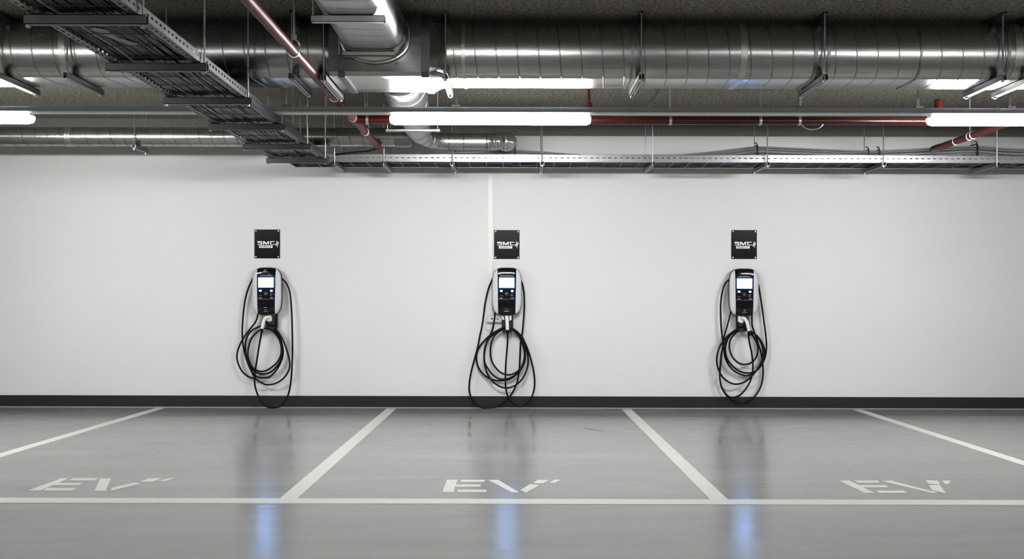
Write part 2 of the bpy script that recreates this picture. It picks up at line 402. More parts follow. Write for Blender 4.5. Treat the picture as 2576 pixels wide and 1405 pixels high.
# far branch: from the junction box back to the wall, elbow to the right
t3 = thing('branch_duct', 'round galvanized duct behind the big duct that bends right along the wall', 'duct', (-.86, 7.2, EYE + 1.5))
pts = [(-.84, 7.16, EYE + 1.655), (-.84, 7.45, EYE + 1.655), (-.85, 7.62, EYE + 1.66), (-.88, 8.1, EYE + 1.66), (-.89, 8.9, EYE + 1.63), (-.90, 9.3, EYE + 1.585), (-.87, 9.55, EYE + 1.56), (-.80, 9.70, EYE + 1.552), (-.68, 9.77, EYE + 1.55), (-.5, 9.78, EYE + 1.55), (-.25, 9.78, EYE + 1.55)]
sp = smooth_path(pts, 6); rr = [.165 if k < 18 else max(.080, .165 - (k - 18) * .0045) for k in range(len(sp))]
mb = MB(); mb.tube(sp, rr, 28); mb.build('duct_shell', M['duct_bright'], t3)
for k in list(range(4, len(sp), 5)):
    mb = MB(); a = sp[k]; d = (sp[min(k + 1, len(sp) - 1)] - sp[k - 1]).normalized()
    mb.tube([a - d * .006, a - d * .003, a + d * .003, a + d * .006], [rr[k], rr[k] + .004, rr[k] + .004, rr[k]], 28, False)
    mb.build('seam_ring', M['seam'], t3)
mb = MB(); L = []; n = 60
fp = smooth_path([(-.27, 9.78, EYE + 1.55), (-.2, 9.78, EYE + 1.55), (-.13, 9.80, EYE + 1.555), (-.085, 9.87, EYE + 1.56), (-.075, 9.97, EYE + 1.57), (-.075, 10.12, EYE + 1.60)], 12)
mb.tube(fp, [.082 + (.008 if k % 4 < 2 else -.004) + R.uniform(-.003, .003) for k in range(len(fp))], 24)
mb.build('flexible_hose', M['foil'], t3, 'crinkled foil hose end')
mb = MB()
a = Vector((-.84, 7.225, EYE + 1.655)); mb.tube([a, a + Vector((0, .004, 0)), a + Vector((0, .02, 0)), a + Vector((0, .024, 0))], [.165, .185, .185, .165], 32, False)
mb.build('collar', M['strut'], t3)
tt = thing('duct_hanger', 'bright channel under the rear branch duct below the lamp', 'hanger', (-.86, 8.5, EYE + 1.43))
mb = MB(); channel(mb, (-1.10, 8.5, EYE + 1.43), (-.64, 8.5, EYE + 1.43), .041, .02); mb.build('crossbar', M['strut'], tt)
for x in (-1.085, -.66):
    mb = MB(); rod(mb, x, 8.5, EYE + 1.425, CEIL, .004); mb.build('rod', M['rod'], tt)

# small duct on the left near the wall
SZ = EYE + 1.578
def circ(y, z, r, n=28): return [(y + r * math.cos(2 * math.pi * k / n), z + r * math.sin(2 * math.pi * k / n)) for k in range(n)]
SS = circ(9.71, SZ, .092)
t4 = thing('air_duct', 'small round spiral duct along the wall behind the left cable tray', 'duct', (-3.5, 9.71, SZ - .09))
mb = MB(); mb.loops([[PX(-9.3 + 8.2 * k / 30, p) for p in SS] for k in range(31)]); mb.build('duct_shell', M['duct'], t4)
mb = MB(); helix(mb, SS, -9.28, -1.3, .121, PX, .004, .003, 28); mb.build('spiral_seam', M['seam'], t4)
mb = MB()
for x in (-4.33, -4.30): 
    mb.loops([[PX(x + q, p) for p in circ(9.71, SZ, r)] for q, r in ((-.012, .0925), (-.01, .0955), (.01, .0955), (.012, .0925))], False)
mb.build('joint_band', M['tape'], t4)
mb = MB(); mb.loops([[PX(x, p) for p in circ(9.71, SZ, r)] for x, r in ((-1.16, .093), (-1.155, .098), (-1.02, .098), (-1.015, .093), (-1.0, .08))], True)
mb.build('end_coupling', M['band'], t4)
def hang_small(x, lab):
    tt = thing('duct_hanger', lab, 'hanger', (x, 9.6, SZ - .14), 'hangers under the small wall duct')
    mb = MB(); channel(mb, (x, 9.585, SZ - .127), (x, 9.92, SZ - .127), .036, .032, slots=True); mb.build('crossbar', M['strut'], tt)
    for y in (9.60, 9.90):
        mb = MB(); rod(mb, x, y, SZ - .135, CEIL, .0045); mb.build('rod', M['rod'], tt)
        mb = MB(); nut(mb, x, y, SZ - .147, .012, .014); mb.build('nut', M['rod'], tt)
hang_small(-3.655, 'small channel hanger under the thin wall duct left of the cable tray')
hang_small(-2.06, 'rod hanger of the thin wall duct just right of the cable tray')

# ------------------------------------------------------------------ hangers under the main duct
HL = [(-3.472, 'leftmost channel hanger under the big duct, cut by the frame edge'), (-3.008, 'channel hanger under the big duct left of the cable tray'),
      (-1.500, 'channel hanger under the big duct just left of the red pipe'), (-1.268, 'bright channel hanger under the junction box beside the red pipe'),
      (-.470, 'bright channel hanger at the right end of the junction box'), (.846, 'channel hanger under the big duct right of the middle lamp end'),
      (2.076, 'channel hanger under the big duct above the looped red pipe'), (3.272, 'channel hanger under the big duct above the right lamp'),
      (3.449 + .03, 'rightmost channel hanger under the big duct near the frame edge')]
for x, lab in HL:
    low_ = .032 if -1.3 < x < -.5 else 0
    y0, y1 = (6.60 if low_ else 6.695), 7.27
    zb = EYE + 1.479 - low_
    tt = thing('duct_hanger', lab, 'hanger', (x, 6.95, zb), 'channel hangers under the big duct')
    mb = MB(); channel(mb, (x, y0, zb), (x, y1, zb), .041, .040, slots=True); mb.build('crossbar', M['strut'], tt)
    for y in (y0 + .018, y1 - .018):
        mb = MB(); rod(mb, x, y, zb - .012, CEIL, .0055); mb.build('rod', M['rod'], tt)
        for zz in (zb - .01, zb + .041):
            mb = MB(); nut(mb, x, y, zz); mb.build('nut', M['rod'], tt)
    mb = MB(); channel(mb, (x, y0 - .02, CEIL - .022), (x, y1 + .02, CEIL - .022), .03, .021); mb.build('ceiling_channel', M['strut'], tt)

# ------------------------------------------------------------------ light trunking and lamps
YL = 7.56
t = thing('light_trunking', 'long grey trunking rail that carries the tube lamps', 'light rail', (0, YL, EYE + 1.407))
mb = MB(); mb.box(DX0, DX1, YL - .03, YL + .03, EYE + 1.416, EYE + 1.455); mb.build('rail', M['rail'], t)
mb = MB(); mb.box(DX0, DX1, YL - .036, YL + .036, EYE + 1.405, EYE + 1.416); mb.build('bottom_cover', M['rail_edge'], t)
for x, r in ((-4.2, .005), (-1.728, .009), (-.445, .009), (2.157, .008), (3.045, .012), (3.74, .008), (4.9, .008)):
    mb = MB(); rod(mb, x, YL, EYE + 1.455, CEIL, r); s = mb.build('suspension_rod', M['rail_edge'], t)
    mb = MB(); mb.box(x - .03, x + .03, YL - .034, YL + .034, EYE + 1.453, EYE + 1.470); mb.build('bracket', M['dark_strut'], s)
def lamp(x, y, lab, group='tube lamps', L=1.52, mat='lamp'):
    tt = thing('tube_lamp', lab, 'lamp', (x, y, EYE + 1.33), group)
    mb = MB(); mb.box(x - L / 2 + .01, x + L / 2 - .01, y - .034, y + .034, EYE + 1.384, EYE + 1.4045)
    mb.build('housing', M['rail_edge'], tt)
    prof = [(-.044, .060), (-.046, .045), (-.040, .022), (-.026, .006), (0, 0), (.026, .006), (.040, .022), (.046, .045), (.044, .060)]
    def ring(xx, s, up=0): return [(xx, y + p[0] * s, EYE + 1.384 - .060 * s + p[1] * s + up) for p in prof]
    mb = MB(); mb.loops([ring(x - L / 2 + .03, 1), ring(x + L / 2 - .03, 1)]); mb.build('diffuser', M[mat], tt)
    if mat != 'lamp':
        for sx in (-.5, .5):
            mb = MB(); rod(mb, x + sx, y, EYE + 1.404, CEIL); mb.build('suspension_rod', M['rod'], tt)
    for sg in (-1, 1):
        mb = MB(); e = x + sg * L / 2
        mb.loops([ring(e - sg * .03, 1), ring(e - sg * .012, .92), ring(e, .70)]); mb.build('end_cap', M['lamp_cap'], tt)
for x, lab in ((-4.40, 'lit tube lamp cut by the left frame edge'), (-.188, 'long lit tube lamp above the middle charger'), (3.875, 'lit tube lamp cut by the right frame edge')):
    lamp(x, YL, lab)
for ry in (3.3, -1.2, -5.6):
    for x in (-8.5, -4.3, -.19, 3.95, 8.0):
        lamp(x, ry, 'lit tube lamp in the aisle behind the viewer', 'tube lamps of the aisle', mat='lamp_aisle')

# ------------------------------------------------------------------ perforated cable trays
def slotted(mb, o, u, v, n, L, H, th, pitch, sl, s0, s1):
    """strip length L along u, height H along v, thickness th along n, slots between heights s0..s1"""
    o, u, v, n = map(Vector, (o, u, v, n)); k = max(1, int(L / pitch))
    mb.obox(o, u * L, v * s0, n * th); mb.obox(o + v * s1, u * L, v * (H - s1), n * th)
    for i in range(k): mb.obox(o + u * (i * pitch) + v * s0, u * (pitch - sl), v * (s1 - s0), n * th)
TZ = EYE + 1.345
YT0, YT1 = -1.5, 9.86
XLT = lambda y: -2.285 - .008 * (y - 4); XRT = lambda y: -1.775 - .008 * (y - 4)
dirv = Vector((-.008, 1, 0)).normalized(); LT = YT1 - YT0
t = thing('cable_tray', 'wide perforated cable tray running diagonally from the camera to the wall', 'cable tray', (-2.03, 7, TZ))
for side, xf, sg in (('l', XLT, 1), ('r', XRT, -1)):
    mb = MB(); o = Vector((xf(YT0), YT0, TZ))
    slotted(mb, o, dirv, (0, 0, 1), (sg, 0, 0), LT, .058, .002, .06, .027, .026, .038)
    slotted(mb, o, dirv, (sg, 0, 0), (0, 0, 1), LT, .045, .002, .06, .027, .014, .026)
    mb.obox(o + Vector((0, 0, .056)), dirv * LT, (sg * .014, 0, 0), (0, 0, .002))
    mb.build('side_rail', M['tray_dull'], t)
k = 0; y = 1.2
while y < YT1 - .05:
    mb = MB(); mb.tube([(XLT(y) + .006, y, TZ + .005), (XRT(y) - .006, y, TZ + .005)], .0025, 6); mb.build('rung', M['dark_strut'], t); y += .243
# black cables
def wavy(x, z, y0, y1, amp, n):
    ph = R.uniform(0, 6.28); w = R.uniform(.8, 1.7); pts = []
    for i in range(n + 1):
        yy = y0 + (y1 - y0) * i / n
        pts.append((x - .008 * (yy - 4) + amp * math.sin(ph + w * yy) + R.uniform(-.006, .006), yy, z + R.uniform(-.002, .003)))
    return pts
for layer, cnt in ((0, 30), (1, 27)):
    for i in range(cnt):
        x = -2.235 + .41 * (i + .5) / cnt
        mb = MB(); r = R.choice((.0065, .008, .0095))
        mb.tube(smooth_path(wavy(x, TZ + .018 + .019 * layer, YT0 + .1, YT1 - .12, .006, 46), 2), r, 6)
        tag(mb.build('tray_cable', M['black_cable'] if R.random() > .05 else M['grey_cable']), 'cable lying lengthwise in the diagonal cable tray', 'cable', 'cables in the diagonal tray')
# paper-like light patch seen between the cables
mb = MB(); a = Vector((-2.10, 4.98, TZ + .0085)); mb.loops([[a, a + Vector((.05, .05, 0)), a + Vector((.045, .2, 0)), a + Vector((.10, .32, .001)), a + Vector((.06, .40, 0)), a + Vector((.0, .2, .0)), a + Vector((-.04, .04, .001))], [p + Vector((0, 0, .001)) for p in [a, a + Vector((.05, .05, 0)), a + Vector((.045, .2, 0)), a + Vector((.10, .32, .001)), a + Vector((.06, .40, 0)), a + Vector((.0, .2, .0)), a + Vector((-.04, .04, .001))]]], smooth=False)
tag(mb.build('cable_label', simple('pale_paper_tag', (.35, .34, .30), .6)), 'pale strip lying among the cables of the diagonal tray', 'label')
# crossbar hangers
names = ['nearest the camera at the frame top', 'second from the frame top', 'third from the frame top', 'fourth from the frame top, beside the light rail', 'second from the wall end', 'at the wall end']
for k, y in enumerate((4.74, 5.70, 6.66, 7.66, 8.65, 9.50)):
    zb = TZ - .046; xa, xb = XLT(y) - .03, XRT(y) + .035
    tt = thing('tray_hanger', 'dark crossbar under the diagonal cable tray, ' + names[k], 'hanger', (-2.03, y, zb), 'crossbars under the diagonal cable tray')
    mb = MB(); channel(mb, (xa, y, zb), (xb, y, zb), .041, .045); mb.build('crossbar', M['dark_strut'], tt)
    for x in (xa + .012, xb - .018):
        mb = MB(); rod(mb, x, y, zb - .01, CEIL, .0055); mb.build('rod', M['rod'], tt)
        mb = MB(); nut(mb, x, y, zb - .012); mb.build('nut', M['rod'], tt)

# wall tray
WZ = EYE + 1.368; WY0, WY1 = 9.90, 10.34; WX0, WX1 = -2.26, 9.3
t = thing('cable_tray', 'long perforated cable tray running along the back wall', 'cable tray', (3, 10.1, WZ))
LW = WX1 - WX0
mb = MB()
o = Vector((-1.86, WY0, WZ)); slotted(mb, o, (1, 0, 0), (0, 0, 1), (0, 1, 0), WX1 + 1.86, .076, .002, .0585, .026, .036, .046)
mb.obox(o + Vector((0, 0, .074)), (WX1 + 1.86, 0, 0), (0, .014, 0), (0, 0, .002)); mb.obox(Vector((WX0, WY0, WZ)), (LW, 0, 0), (0, .03, 0), (0, 0, .002))
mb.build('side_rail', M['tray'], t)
mb = MB(); slotted(mb, (WX0, WY1, WZ), (1, 0, 0), (0, 0, 1), (0, -1, 0), LW, .076, .002, .0585, .026, .036, .046)
mb.obox((WX0, WY1 - .03, WZ), (LW, 0, 0), (0, .03, 0), (0, 0, .002)); mb.build('side_rail', M['tray'], t)
mb = MB(); mb.box(WX0 - .002, WX0, WY0, WY1, WZ, WZ + .06); mb.build('end_plate', M['tray'], t)
x = WX0 + .1
while x < 5.9:
    mb = MB(); mb.tube([(x, WY0 + .006, WZ + .005), (x, WY1 - .006, WZ + .005)], .003, 6); mb.build('rung', M['strut'], t); x += .17
for layer, cnt in ((0, 19), (1, 18)):
    for i in range(cnt):
        yy = WY0 + .035 + .37 * (i + .5) / cnt; mb = MB(); n = 60; ph = R.uniform(0, 6.28)
        pts = [(WX0 + .05 + (LW - .2) * q / n, yy + .012 * math.sin(ph + q * .7) + R.uniform(-.006, .006), WZ + .019 + .024 * layer + R.uniform(-.002, .003)) for q in range(n + 1)]
        mb.tube(smooth_path(pts, 2), R.choice((.006, .008, .009)), 6)
        tag(mb.build('tray_cable', M['black_cable'] if R.random() > .35 else M['grey_cable']), 'cable lying lengthwise in the wall cable tray', 'cable', 'cables in the wall tray')
wn = [(-1.78, 'directly right of the tray corner'), (-1.294, 'below the end of the red diagonal pipe'), (-.620, 'left of the white wall trunking'), (.266, 'between the middle charger sign and the lamp end'),
      (1.355, 'midway between the middle and right charger signs'), (2.487, 'right of the right sign'), (3.63, 'second from the right frame edge'), (4.75, 'nearest the right frame edge'), (5.9, 'beyond the right frame edge')]
for x, lab in wn[:-1]:
    zb = WZ - .038
    tt = thing('tray_hanger', 'channel hanger under the wall cable tray, ' + lab, 'hanger', (x, 10.1, zb), 'channel hangers under the wall tray')
    mb = MB(); channel(mb, (x, 9.835, zb), (x, 10.44, zb), .041, .037, slots=True); mb.build('crossbar', M['strut'], tt)
    for y in (9.86, 10.40):
        mb = MB(); rod(mb, x, y, zb - .012, CEIL, .006 if y < 10 else .005); mb.build('rod', M['strut'], tt)
        mb = MB(); nut(mb, x, y, zb - .012, .014, .014); mb.build('nut', M['rod'], tt)
# loose bundles lying on the wall tray
def bundle(path, nc, spread, lab, grp, mat='grey_cable', r=.0085):
    for i in range(nc):
        q = i / max(1, nc - 1); Y = 9.97 + .20 * ((i * 37) % nc) / nc; pts = []
        for j, (px, py) in enumerate(path):
            e = 1 if 0 < j < len(path) - 1 else .35
            p = W(px, py, Y); p.z -= spread * q * e; p.z += R.uniform(-.002, .002); p.z = max(p.z, WZ + .06); pts.append(p)
        mb = MB(); mb.tube(smooth_path(pts, 5), r * R.uniform(.8, 1.15), 8)
        tag(mb.build('loose_cable', M[mat]), lab, 'cable', grp)
bundle([(1560, 393), (1690, 391), (1740, 388), (1800, 381), (1860, 374), (1905, 370), (2000, 373), (2100, 377), (2185, 379), (2260, 377), (2350, 373), (2455, 369), (2530, 374), (2640, 377), (2760, 380)], 8, .070, 'grey cable in the raised bundle over the right half of the wall tray', 'raised cable bundle on the right')
bundle([(1040, 391), (1100, 388), (1160, 384), (1230, 381), (1295, 378), (1360, 381), (1420, 386), (1500, 391)], 4, .030, 'thin cable bowed above the wall tray over the middle charger', 'bowed cables in the middle', 'grey_cable', .006)
mb = MB(); mb.tube(smooth_path([W(832, 397, 9.95), W(842, 389, 9.9), W(880, 384, 9.8), W(925, 380, 9.72), W(948, 374, 9.66)], 6), .009, 8)
tag(mb.build('loose_cable', M['black_cable']), 'black cable sagging from the diagonal red pipe end to the tray corner', 'cable')
for px, py, h, w, lab in ((1905, 378, .10, .018, 'thick black tie around the raised cables right of the right sign'), (2185, 385, .075, .012, 'narrow black tie around the raised cables, left of a pair'), (2212, 385, .075, .012, 'narrow black tie around the raised cables, right of a pair'), (2458, 377, .12, .018, 'tall curved black tie around the raised cables below the right lamp'), (1296, 379, .04, .010, 'small tie around the bowed cables over the middle charger')):
    p = W(px, py, 9.93); mb = MB(); hh = h / 2
    S = dedupe(rrect(9.925, 10.22, p.z - hh, p.z + hh, .03, 5)); g = grow(S, .006)
    mb.loops([[PX(p.x - w / 2, q) for q in S], [PX(p.x - w / 2, q) for q in g], [PX(p.x + w / 2, q) for q in g], [PX(p.x + w / 2, q) for q in S]], False)
    mb.tube(smooth_path([(p.x, 9.93, p.z + hh), (p.x - .012, 9.92, p.z + hh + .02), (p.x - .035, 9.915, p.z + hh + .02)], 4), .005, 6)
    tag(mb.build('cable_tie', M['tie']), lab, 'cable tie', 'black ties on the loose cables')

# ------------------------------------------------------------------ red sprinkler pipes
PZ = EYE + 1.487; PXx = -1.328; PR = .031
t = thing('sprinkler_pipe', 'red sprinkler pipe running diagonally from the frame top toward the wall', 'pipe', (PXx, 7, PZ))
mb = MB(); mb.tube([(PXx, -2, PZ), (PXx, 9.62, PZ)], PR, 24); mb.build('pipe_body', M['red'], t)
mb = MB(); mb.tube([(PXx, 9.60, PZ), (PXx, 9.61, PZ), (PXx, 9.66, PZ), (PXx, 9.67, PZ)], [PR, PR + .006, PR + .006, PR - .005], 24); mb.build('end_cap', M['red'], t)
for y in (6.0, 7.34, 8.16, 8.85):
    mb = MB(); mb.tube([(PXx, y - .009, PZ), (PXx, y - .008, PZ), (PXx, y + .008, PZ), (PXx, y + .009, PZ)], [PR, PR + .005, PR + .005, PR], 24, False); c = mb.build('pipe_clamp', M['clamp'], t)
    if y in (6.0, 8.85):
        mb = MB(); rod(mb, PXx, y, PZ + .07, CEIL, .007); mb.build('rod', M['rod'], c)
        mb = MB(); mb.tube([(PXx + (PR + .006) * math.cos(a), y, PZ + .03 + (PR + .012) * math.sin(a)) for a in [math.pi * k / 12 for k in range(13)]], .006, 6)
        nut(mb, PXx, y, PZ + .072, .016, .03); mb.build('yoke', M['rod'], c)
RY = 8.26
t = thing('sprinkler_pipe', 'dark red horizontal sprinkler pipe behind the light rail', 'pipe', (2, RY, PZ))
RR = .034
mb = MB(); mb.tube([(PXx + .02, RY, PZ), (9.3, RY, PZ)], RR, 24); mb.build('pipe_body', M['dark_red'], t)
for x, big in ((-1.22, 0), (1.28, 1), (2.022, 0), (2.345, 1), (5.2, 1)):
    mb = MB(); mb.tube([(x - .012, RY, PZ), (x - .011, RY, PZ), (x + .011, RY, PZ), (x + .012, RY, PZ)], [RR, RR + .005, RR + .005, RR], 24, False)
    if big: mb.box(x - .01, x + .01, RY - .006, RY + .006, PZ + RR, PZ + RR + .04)
    c = mb.build('pipe_clamp', M['clamp'], t)
    mb = MB(); rod(mb, x, RY, PZ + RR, CEIL, .009 if big else .004); mb.build('rod', M['rod'], c)
mb = MB(); c0 = Vector((2.45, RY - .01, PZ - .018)); mb.tube([c0 + Vector((-.09 * math.cos(a), 0, -.055 * math.sin(a))) for a in [math.pi * k / 16 for k in range(17)]], .005, 8); mb.build('wire_loop', M['clamp'], t)
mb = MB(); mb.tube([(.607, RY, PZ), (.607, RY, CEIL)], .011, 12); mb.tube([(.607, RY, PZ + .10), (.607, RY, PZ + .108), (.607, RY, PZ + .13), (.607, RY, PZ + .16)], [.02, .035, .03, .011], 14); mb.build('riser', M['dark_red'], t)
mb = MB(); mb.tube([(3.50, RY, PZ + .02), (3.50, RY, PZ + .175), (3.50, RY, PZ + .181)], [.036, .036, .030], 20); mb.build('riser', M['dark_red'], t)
t = thing('sprinkler_pipe', 'red sprinkler pipe going back to the wall below the right lamp', 'pipe', (4.09, 9, PZ))
QX = 4.10
mb = MB(); mb.tube([(QX, RY + .03, PZ), (QX, 9.66, PZ)], PR, 24); mb.build('pipe_body', M['red'], t)
mb = MB(); mb.tube([(QX, 9.63, PZ), (QX, 9.66, PZ), (QX, 9.80, PZ), (QX, 9.83, PZ)], [PR, PR + .004, PR + .004, .01], 24); mb.build('end_cap', M['dark_strut'], t)
for y in (8.95, 9.02, 9.3):
    mb = MB(); mb.tube([(QX, y - .004, PZ), (QX, y - .003, PZ), (QX, y + .003, PZ), (QX, y + .004, PZ)], [PR, PR + .006, PR + .006, PR], 24, False); c = mb.build('pipe_clamp', M['clamp'], t)
mb = MB(); rod(mb, QX, 9.02, PZ + PR, CEIL, .005); mb.build('rod', M['rod'], t)
# loose pendants behind the rail
for x, y, z0, lab in ((-1.84, 8.3, 1.45, 'thin ceiling rod behind the light rail, right beside the diagonal tray'), (-1.66, 8.8, 1.55, 'thin ceiling rod behind the light rail, between tray and red pipe')):
    mb = MB(); rod(mb, x, y, EYE + z0, CEIL, .005); nut(mb, x, y, EYE + z0); tag(mb.build('ceiling_rod', M['strut']), lab, 'rod')
# sway brace near 1685
t = thing('sway_brace', 'slanted metal brace on the ceiling above the first red pipe clamp', 'brace', (1.28, 8.2, CEIL))
mb = MB(); mb.tube([(1.28, 8.35, CEIL - .005), (1.235, 8.33, CEIL - .11), (1.14, 8.30, CEIL - .27), (1.08, 8.29, CEIL - .36)], .010, 8); mb.build('arm', M['strut'], t)
mb = MB(); mb.box(1.25, 1.31, 8.32, 8.38, CEIL - .008, CEIL); mb.build('foot', M['strut'], t)

# ------------------------------------------------------------------ wall trunking
t = thing('wall_trunking', 'slim white cable trunking running down the wall behind the middle charger', 'trunking', (-.25, YW, 1.2))
a = W(1228, 420, YW); b = W(1241, 792, YW)
mb = MB(); mb.box(a.x, a.x + .050, YW - .018, YW, b.z, WZ - .02); mb.build('cover', M['trunk'], t)
mb = MB(); mb.box(a.x - .004, a.x + .054, YW - .006, YW - .0005, b.z, WZ - .02); mb.build('back_plate', M['trunk'], t)
t = thing('junction_box', 'small clear plastic box under the middle charger beside its left lead', 'box', W(1235, 800, YW))
p = W(1226, 806, YW)
mb = MB(); S = dedupe(rrect(p.x, p.x + .165, p.z - .012, p.z + .058, .01, 4)); mb.loops([[(q[0], YW, q[1]) for q in S], [(q[0], YW - .04, q[1]) for q in S], [(q[0] * .98 + (p.x + .08) * .02, YW - .045, q[1]) for q in S]], sharp if False else True)
mb.build('box_body', M['clear'], t)
mb = MB(); mb.box(p.x - .004, p.x + .168, YW - .035, YW, p.z - .022, p.z - .012); mb.build('base_strip', M['mark'], t)
mb = MB(); mb.tube([(p.x + .05, YW - .05, p.z + .022), (p.x + .05, YW - .044, p.z + .022)], .012, 14); mb.tube([(p.x + .11, YW - .05, p.z + .02), (p.x + .11, YW - .044, p.z + .02)], .010, 14); mb.build('screw', M['dark_strut'], t)
mb = MB(); mb.tube(smooth_path([W(1223, 806, YW - .012), W(1221, 818, YW - .012), W(1222, 827, YW - .012), W(1228, 831, YW - .012), W(1236, 830, YW - .012), W(1241, 824, YW - .012)], 5), .0018, 6)
mb.build('thin_wire', M['mark'], t)

# ------------------------------------------------------------------ signs
def text_mesh(body, size, loc, parent, mat, name, sx=1.):
    cu = D.curves.new(name + '_curve', 'FONT'); cu.body = body; cu.size = size; cu.align_x = 'CENTER'; cu.align_y = 'CENTER'; cu.extrude = .0003
    cu.offset = .0003
    ob = D.objects.new('tmp', cu); COL.objects.link(ob); bpy.context.view_layer.update()
    me = D.meshes.new_from_object(ob); D.objects.remove(ob)
    me.transform(Matrix.Translation(Vector(loc)) @ Matrix.Rotation(math.pi / 2, 4, 'X') @ Matrix.Diagonal((sx, 1, 1, 1)))
    me.materials.clear(); me.materials.append(mat)
    o = D.objects.new(name, me); COL.objects.link(o); o.parent = parent; o.matrix_parent_inverse = Matrix.Translation(-parent.location)
    return o
def sign(px, py, lab):
    YS = YW - .008; c = W(px, py, YS)
    t = thing('wall_sign', lab, 'sign', (c.x, YW, c.z), 'black wall signs above the chargers')
    hw, hh = .1365, .155
    mb = MB(); S = dedupe(rrect(c.x - hw, c.x + hw, c.z - hh, c.z + hh, .008, 4))
    mb.loops([[(q[0], YW - .0005, q[1]) for q in S], [(q[0], YS, q[1]) for q in S], [(c.x + (q[0] - c.x) * .985, YS - .0015, c.z + (q[1] - c.z) * .985) for q in S]]); mb.build('plate', M['sign'], t, sharp=20)
    K = 1 / 17.56 / 233.5
    P = lambda q: ((q[0] - 617) * K, (700 - q[1]) * K)
    def letter(nm, polys):
        mb = MB()
        for pl in polys: mb.poly([P(q) for q in pl], (c.x, YS - .0018, c.z), ((1, 0, 0), (0, 0, 1), (0, -1, 0)), .0008)
        mb.build(nm, M['white'], t)
    letter('letter_s', [[(178, 582), (405, 582), (385, 618), (240, 618), (238, 632), (390, 632), (412, 655), (396, 735), (178, 735), (200, 706), (350, 706), (352, 662), (205, 662)]])
    letter('letter_m', [[(418, 582), (505, 582), (580, 672), (645, 582), (705, 582), (700, 735), (655, 735), (655, 640), (590, 735), (556, 735), (485, 640), (485, 735), (440, 735), (440, 615)]])
    letter('letter_c', [[(728, 582), (962, 582), (950, 615), (808, 615), (800, 640), (800, 695), (808, 706), (958, 706), (958, 735), (775, 735), (752, 700), (755, 630)]])
    mb = MB(); x0, z1 = P((262, 762)); x1, z0 = P((860, 878))
    mb.box(c.x + x0, c.x + x1, YS - .0026, YS - .0016, c.z + z0, c.z + z1); nb = mb.build('name_bar', M['white'], t)
    text_mesh('ENERGY', .0255, (c.x + (x0 + x1) / 2, YS - .0029, c.z + (z0 + z1) / 2), t, M['ink'], 'lettering', 1.30)
    mb = MB()
    for st in ([(1045, 545, 4), (1052, 615, 13), (1025, 670, 15), (998, 715, 15), (988, 745, 9), (996, 772, 4)], [(1080, 582, 4), (1086, 640, 13), (1055, 710, 15), (1030, 755, 14), (1010, 790, 5)], [(1118, 608, 4), (1120, 660, 12), (1092, 730, 15), (1065, 785, 14), (1048, 825, 5)], [(1072, 820, 3), (1082, 840, 9), (1086, 862, 3)]):
        A = [P((a - w, b)) for a, b, w in st]; B = [P((a + w, b)) for a, b, w in st]
        for i in range(len(st) - 1):
            mb.poly([A[i], B[i], B[i + 1], A[i + 1]], (c.x, YS - .0018, c.z), ((1, 0, 0), (0, 0, 1), (0, -1, 0)), .0008)
    mb.build('wave_mark', M['white'], t)
    for sx in (-1, 1):
        for sz in (-1, 1):
            x, z = c.x + sx * .121, c.z + sz * .140
            mb = MB(); mb.tube([(x, YS, z), (x, YS - .003, z), (x, YS - .0045, z)], [.0085, .008, .004], 14); mb.build('screw', M['white'], t)
sign(672, 613, 'black SMC ENERGY wall sign above the left charger')
sign(1275, 614.5, 'black SMC ENERGY wall sign above the middle charger')
sign(1872, 614.5, 'black SMC ENERGY wall sign above the right charger')

